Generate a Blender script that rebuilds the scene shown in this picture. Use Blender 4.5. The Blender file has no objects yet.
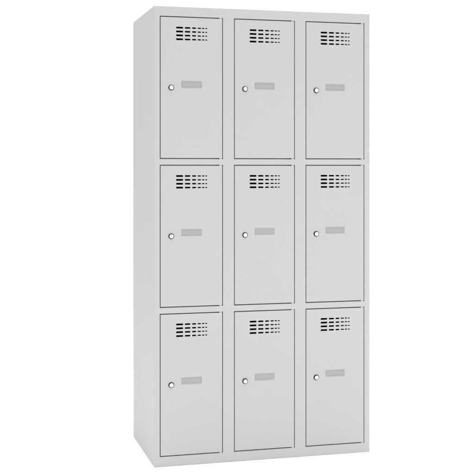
import bpy, bmesh, math
from mathutils import Vector

sc = bpy.context.scene
C = sc.collection
MM = 0.001

# ------------------------------------------------------------------ camera
cd = bpy.data.cameras.new("camera")
cam = bpy.data.objects.new("camera", cd)
C.objects.link(cam)
cam.location = (-0.7563, -4.1042, 1.1698)
cam.rotation_euler = (math.radians(90), 0, -0.25978)
cd.sensor_width = 36.0
cd.lens = 36.0 * 1065.5 / 474.0
cd.shift_y = -(237.0 - 168.0) / 474.0
cd.clip_start = 0.05
cd.clip_end = 2000
sc.camera = cam

# ------------------------------------------------------------------ white world and added lamps
w = bpy.data.worlds.new("World")
sc.world = w
w.use_nodes = True
bg = w.node_tree.nodes["Background"]
bg.inputs["Color"].default_value = (1, 1, 1, 1)
bg.inputs["Strength"].default_value = 1.08


def area(name, loc, target, sx, sy, power, spread=180):
    l = bpy.data.lights.new(name, 'AREA')
    l.shape = 'RECTANGLE'
    l.size, l.size_y = sx, sy
    l.energy = power
    l.spread = math.radians(spread)
    o = bpy.data.objects.new(name, l)
    C.objects.link(o)
    o.location = loc
    d = Vector(target) - Vector(loc)
    o.rotation_euler = d.to_track_quat('-Z', 'Y').to_euler()
    return o


area("overhead_fill", (0.45, -2.0, 6.5), (0.45, -2.0, 0), 10, 10, 330, 80)  # added lamp with no visible source, lifts the floor round the base to white
area("front_fill", (3.0, -5.5, 0.9), (0.45, 0, 0.3), 2.4, 1.6, 44)  # added lamp from the right, brightens the fronts but not the left side

sc.view_settings.view_transform = 'Standard'
sc.view_settings.look = 'None'
sc.view_settings.exposure = 0
sc.view_settings.gamma = 1
sc.render.engine = 'CYCLES'
sc.cycles.max_bounces = 10
sc.cycles.diffuse_bounces = 6


# ------------------------------------------------------------------ materials
def mat(name, col, rough=0.5, metal=0.0, bump=0.0, scale=900.0, spec=0.5, var=0.0):
    m = bpy.data.materials.new(name)
    m.use_nodes = True
    nt = m.node_tree
    b = nt.nodes["Principled BSDF"]
    b.inputs["Base Color"].default_value = (*col, 1)
    b.inputs["Roughness"].default_value = rough
    b.inputs["Metallic"].default_value = metal
    b.inputs["Specular IOR Level"].default_value = spec
    tc = nt.nodes.new("ShaderNodeTexCoord")
    if bump:
        n = nt.nodes.new("ShaderNodeTexNoise")
        n.inputs["Scale"].default_value = scale
        n.inputs["Detail"].default_value = 3
        nt.links.new(tc.outputs["Object"], n.inputs["Vector"])
        bp = nt.nodes.new("ShaderNodeBump")
        bp.inputs["Strength"].default_value = bump
        bp.inputs["Distance"].default_value = 0.0004
        nt.links.new(n.outputs["Fac"], bp.inputs["Height"])
        nt.links.new(bp.outputs["Normal"], b.inputs["Normal"])
    if var:
        n2 = nt.nodes.new("ShaderNodeTexNoise")
        n2.inputs["Scale"].default_value = 3.0
        n2.inputs["Detail"].default_value = 4
        nt.links.new(tc.outputs["Object"], n2.inputs["Vector"])
        r = nt.nodes.new("ShaderNodeMapRange")
        r.inputs["To Min"].default_value = rough - var
        r.inputs["To Max"].default_value = rough + var
        nt.links.new(n2.outputs["Fac"], r.inputs["Value"])
        nt.links.new(r.outputs["Result"], b.inputs["Roughness"])
    return m


PAINT = mat("grey_powder_coat", (0.398, 0.398, 0.398), 0.55, bump=0.06, scale=700, var=0.05, spec=0.3)
CARD = mat("grey_label_insert", (0.285, 0.285, 0.285), 0.6, bump=0.05)
HOLDER = mat("grey_plastic_holder", (0.26, 0.26, 0.26), 0.5, bump=0.05)
STEEL = mat("polished_nickel", (0.96, 0.96, 0.96), 0.18, 1.0)
DARKSTEEL = mat("dark_lock_rim", (0.012, 0.012, 0.012), 0.5, 0.0, spec=0.08)
KEYWAY = mat("black_keyway", (0.02, 0.02, 0.02), 0.7)
HOLE_SHADE = mat("grey_hole_shade", (0.33, 0.33, 0.33), 0.6)  # darker grey standing for the shade inside open holes
FLOORM = mat("white_studio_floor", (0.95, 0.95, 0.95), 0.85, spec=0.1, bump=0.05, scale=60)


# ------------------------------------------------------------------ helpers
def link(name, bm, mats, parent=None, smooth=False, loc=None):
    bmesh.ops.remove_doubles(bm, verts=bm.verts, dist=1e-6)
    bmesh.ops.recalc_face_normals(bm, faces=bm.faces)
    me = bpy.data.meshes.new(name)
    bm.to_mesh(me)
    bm.free()
    for m in (mats if isinstance(mats, (list, tuple)) else [mats]):
        me.materials.append(m)
    if smooth:
        for p in me.polygons:
            p.use_smooth = True
        me.set_sharp_from_angle(angle=math.radians(50))
    o = bpy.data.objects.new(name, me)
    C.objects.link(o)
    if loc:
        o.location = loc
    if parent:
        o.parent = parent
    return o


def box(bm, a, b, mi=0, bev=0.0):
    """axis aligned box in mm, optionally with rounded edges"""
    t = bmesh.new()
    bmesh.ops.create_cube(t, size=1)
    for v in t.verts:
        v.co = Vector([(a[i] + b[i]) / 2 + v.co[i] * (b[i] - a[i]) for i in range(3)]) * MM
    if bev:
        bmesh.ops.bevel(t, geom=t.edges[:], offset=bev * MM, segments=3, affect='EDGES', profile=0.5)
    for f in t.faces:
        f.material_index = mi
    me = bpy.data.meshes.new("tmp")
    t.to_mesh(me)
    t.free()
    bm.from_mesh(me)
    bpy.data.meshes.remove(me)


def face(bm, pts, mi=0):
    f = bm.faces.new([bm.verts.new((p[0] * MM, p[1] * MM, p[2] * MM)) for p in pts])
    f.material_index = mi
    return f


def strip(bm, A, B, closed=True, mi=0):
    n = len(A)
    for i in range(n if closed else n - 1):
        j = (i + 1) % n
        face(bm, [A[i], A[j], B[j], B[i]], mi)


def rrect(x0, x1, z0, z1, r, y, n=4):
    """rounded rectangle loop, four corners of n+1 points each"""
    pts = []
    for cx, cz, a0 in ((x1 - r, z1 - r, 0), (x0 + r, z1 - r, 90), (x0 + r, z0 + r, 180), (x1 - r, z0 + r, 270)):
        for k in range(n + 1):
            a = math.radians(a0 + 90 * k / n)
            pts.append((cx + r * math.cos(a), y, cz + r * math.sin(a)))
    return pts


# ------------------------------------------------------------------ dimensions (mm)
W, D, H = 900, 500, 1803
GAP_X, GAP_Z = 3.2, 4.0      # gaps beside, and above and below, every door
COLS = [(24, 275.5), (324, 575.5), (624, 875.5)]             # centre lines of the vertical gaps
ROWS = [(1206.6, 1763.3), (623.5, 1180.2), (40.2, 596.9)]       # centre lines of the horizontal gaps
g, h = GAP_X / 2, GAP_Z / 2

# ------------------------------------------------------------------ floor
bm = bmesh.new()
bmesh.ops.create_circle(bm, cap_ends=True, segments=96, radius=300)
fl = link("floor", bm, FLOORM, loc=(0, 0, 0))
fl["kind"] = "structure"

# ------------------------------------------------------------------ cabinet
cab = bpy.data.objects.new("locker_cabinet", None)
C.objects.link(cab)
cab.location = (0, 0, 0.0005)
cab["label"] = "light grey steel locker cabinet with nine closed doors in three columns, standing on white floor"
cab["category"] = "locker"

# front frame: face sheet with nine openings, rounded outer edge, deep returns round every opening
bm = bmesh.new()
e = 0.8
ER = 1.6
xs = [ER]
for a, b in COLS:
    xs += [a - g - e, b + g + e]
xs.append(W - ER)
zs = [ER]
for a, b in reversed(ROWS):
    zs += [a - h - e, b + h + e]
zs.append(H - ER)
for i in range(len(xs) - 1):
    for j in range(len(zs) - 1):
        if i % 2 == 1 and j % 2 == 1:
            x0, x1, z0, z1 = xs[i] + e, xs[i + 1] - e, zs[j] + e, zs[j + 1] - e
            loops = []
            for k in range(5):
                a = math.radians(90 * k / 4)
                q = e * (1 - math.sin(a))
                loops.append((q, e * (1 - math.cos(a))))
            L = [[(x0 - q, y, z0 - q), (x1 + q, y, z0 - q), (x1 + q, y, z1 + q), (x0 - q, y, z1 + q)] for q, y in loops]
            L.append([(x0, 22, z0), (x1, 22, z0), (x1, 22, z1), (x0, 22, z1)])
            L.append([(x0 + 14, 22, z0 + 14), (x1 - 14, 22, z0 + 14), (x1 - 14, 22, z1 - 14), (x0 + 14, 22, z1 - 14)])
            L.append([(x0 + 14, 24, z0 + 14), (x1 - 14, 24, z0 + 14), (x1 - 14, 24, z1 - 14), (x0 + 14, 24, z1 - 14)])
            for A, B in zip(L, L[1:]):
                strip(bm, A, B)
        else:
            face(bm, [(xs[i], 0, zs[j]), (xs[i + 1], 0, zs[j]), (xs[i + 1], 0, zs[j + 1]), (xs[i], 0, zs[j + 1])])
# outer rounding
base = [(x, zs[0]) for x in xs] + [(xs[-1], z) for z in zs[1:]] + [(x, zs[-1]) for x in reversed(xs[:-1])] + [(xs[0], z) for z in reversed(zs[1:-1])]
rings = []
for k in range(7):
    a = math.radians(90 * k / 6)
    q, y = ER * math.sin(a), ER * (1 - math.cos(a))
    ring = []
    for x, z in base:
        X = x - q if x == xs[0] else x + q if x == xs[-1] else x
        Z = z - q if z == zs[0] else z + q if z == zs[-1] else z
        ring.append((X, y, Z))
    rings.append(ring)
rings.append([(x, 6, z) for x, y, z in rings[-1]])
for A, B in zip(rings, rings[1:]):
    strip(bm, A, B)
link("front_frame", bm, PAINT, cab, smooth=True)

def panel(name, a, b, bev=0.0):
    bm = bmesh.new()
    box(bm, a, b, 0, bev)
    return link(name, bm, PAINT, cab)

sp = panel("side_panel", (0, 6.02, 0), (1.2, D, H))
panel("side_panel", (W - 1.2, 6.02, 0), (W, D, H))
panel("top_panel", (1.25, 6.02, H - 1.2), (W - 1.25, D, H))
panel("base_panel", (1.25, 6.02, 12), (W - 1.25, D - 1.3, 13.2))
panel("back_panel", (1.25, D - 1.2, 0), (W - 1.25, D - 0.05, H - 1.25))
for x in (300, 600):
    panel("divider", (x - 0.6, 24.1, 13.3), (x + 0.6, D - 1.3, H - 1.3))
for x0, x1 in ((1.3, 299.3), (300.7, 599.3), (600.7, 898.7)):
    for z in (610.2, 1193.4):
        panel("shelf", (x0, 24.1, z - 0.6), (x1, D - 1.4, z + 0.6))

# joining holes near the left side's front edge, their shade painted as darker discs
for z in (1450, 1426, 1078, 727, 463, 376, 347):
    bm = bmesh.new()
    prof = [(0, -0.35), (1.6, -0.3), (2.4, -0.1), (2.7, 0.1)]
    n = 20
    ringsp = [[(x, 75 + r * math.cos(2 * math.pi * k / n), z + r * math.sin(2 * math.pi * k / n)) for k in range(n)] for r, x in prof[1:]]
    face(bm, ringsp[0])
    for A, B in zip(ringsp, ringsp[1:]):
        strip(bm, A, B)
    link("hole_shade_disc", bm, HOLE_SHADE, sp, smooth=True)

# ------------------------------------------------------------------ one door with its parts (local origin at lower left gap centre)
DW = COLS[0][1] - COLS[0][0]
DH = 556.7
x0, x1, z0, z1 = g, DW - g, h, DH - h
TH = 1.5
bm = bmesh.new()
slot_cols = [(63.3, 91.2, 7.2), (98.6, 120.4, 6.4), (127.6, 143.6, 5.8), (149.9, 163.4, 4.8), (167.6, 177.2, 4.4), (180.8, 188.7, 4.1)]
slot_rows = [DH - 42.4 - 15.2 * k for k in range(4)]
pad = 1.5
e = 1.0
gx = [x0 + e] + [v for a, b, sh in slot_cols for v in (a - pad, b + pad)] + [x1 - e]
gz = [z0 + e] + [v for c in reversed(slot_rows) for v in (c - 5, c + 5)] + [z1 - e]
for i in range(len(gx) - 1):
    for j in range(len(gz) - 1):
        A = [(gx[i], gz[j]), (gx[i + 1], gz[j]), (gx[i + 1], gz[j + 1]), (gx[i], gz[j + 1])]
        if i % 2 == 1 and j % 2 == 1:
            a, b, sh = slot_cols[(i - 1) // 2]
            c = (gz[j] + gz[j + 1]) / 2
            n = 4
            r = min(sh / 2 - 0.4, 2.0)
            s0 = rrect(a, b, c - sh / 2, c + sh / 2, r, 0.35, n)
            s00 = rrect(a - .35, b + .35, c - sh / 2 - .35, c + sh / 2 + .35, r + .35, 0, n)
            corners = [(gx[i + 1], 0, gz[j + 1]), (gx[i], 0, gz[j + 1]), (gx[i], 0, gz[j]), (gx[i + 1], 0, gz[j])]
            for q in range(4):
                seg = s00[q * (n + 1):(q + 1) * (n + 1)]
                for k in range(n):
                    face(bm, [corners[q], seg[k], seg[k + 1]])
                nx = s00[((q + 1) % 4) * (n + 1)]
                face(bm, [corners[q], seg[n], nx, corners[(q + 1) % 4]])
            s1 = [(p[0], TH, p[2]) for p in s0]
            strip(bm, s00, s0)
            strip(bm, s0, s1)
        else:
            face(bm, [(p[0], 0, p[1]) for p in A])
# rounded fold to the door's returns
base = [(x, gz[0]) for x in gx] + [(gx[-1], z) for z in gz[1:]] + [(x, gz[-1]) for x in reversed(gx[:-1])] + [(gx[0], z) for z in reversed(gz[1:-1])]
rings = []
for k in range(6):
    a = math.radians(90 * k / 5)
    q, y = e * math.sin(a), e * (1 - math.cos(a))
    rings.append([((x - q if x == gx[0] else x + q if x == gx[-1] else x), y,
                   (z - q if z == gz[0] else z + q if z == gz[-1] else z)) for x, z in base])
rings.append([(x, 20, z) for x, y, z in rings[-1]])
for A, B in zip(rings, rings[1:]):
    strip(bm, A, B)
door = link("door", bm, PAINT, cab, smooth=True)

# label holder: shallow raised frame with a grey insert
bm = bmesh.new()
lx0, lx1, lz0, lz1 = 84.6, 166.2, DH - 278.3, DH - 252.3
box(bm, (lx0, -1.0, lz1 - 4.5), (lx1, -0.02, lz1), 0, 0.4)
box(bm, (lx0, -1.0, lz0), (lx1, -0.02, lz0 + 4.5), 0, 0.4)
box(bm, (lx0, -1.0, lz0 + 4.55), (lx0 + 3, -0.02, lz1 - 4.55), 0, 0.3)
box(bm, (lx1 - 3, -1.0, lz0 + 4.55), (lx1, -0.02, lz1 - 4.55), 0, 0.3)
box(bm, (lx0 + 3.02, -0.5, lz0 + 4.52), (lx1 - 3.02, -0.03, lz1 - 4.52), 1)
holder = link("label_holder", bm, [HOLDER, CARD], door)

# cylinder lock: dark bevelled rim, bright face with a small keyway
bm = bmesh.new()
cx, cz = 43.7, DH - 278.6
n = 48
prof = [(11.2, 0.02, 0), (11.2, -1.0, 0), (10.6, -1.5, 0), (9.3, -1.8, 0), (8.4, -5.0, 0), (7.9, -5.7, 0), (7.1, -6.1, 1), (6.6, -6.2, 1)]
L = [[(cx + r * math.cos(2 * math.pi * k / n), y, cz + r * math.sin(2 * math.pi * k / n)) for k in range(n)] for r, y, m_ in prof]
for (A, B, p) in zip(L, L[1:], prof[1:]):
    strip(bm, A, B, mi=p[2])
key = rrect(cx - 0.55, cx + 0.55, cz - 2.4, cz + 2.4, 0.5, -6.2, 11)    # 48 points
strip(bm, L[-1], key, mi=1)
key2 = [(p[0], -4.5, p[2]) for p in key]
strip(bm, key, key2, mi=2)
face(bm, key2, 2)
lock = link("lock", bm, [DARKSTEEL, STEEL, KEYWAY], door, smooth=True)

# hinge lugs closing the gap at the top and bottom of the hinge side
subs = [holder, lock]
for zz in ((DH - h + 0.02, DH + h - 0.15), (-h + 0.15, h - 0.02)):
    bm = bmesh.new()
    box(bm, (DW - 12.5, 0.15, zz[0]), (DW - 3.2, 18, zz[1]), 0, 0.0)
    subs.append(link("hinge", bm, PAINT, door))

first = True
for ra, rb in ROWS:
    for ca, cb in COLS:
        if first:
            d = door
            first = False
        else:
            d = door.copy()
            C.objects.link(d)
            d.parent = cab
            for s in subs:
                c = s.copy()
                C.objects.link(c)
                c.parent = d
        d.location = (ca * MM, 0, ra * MM)
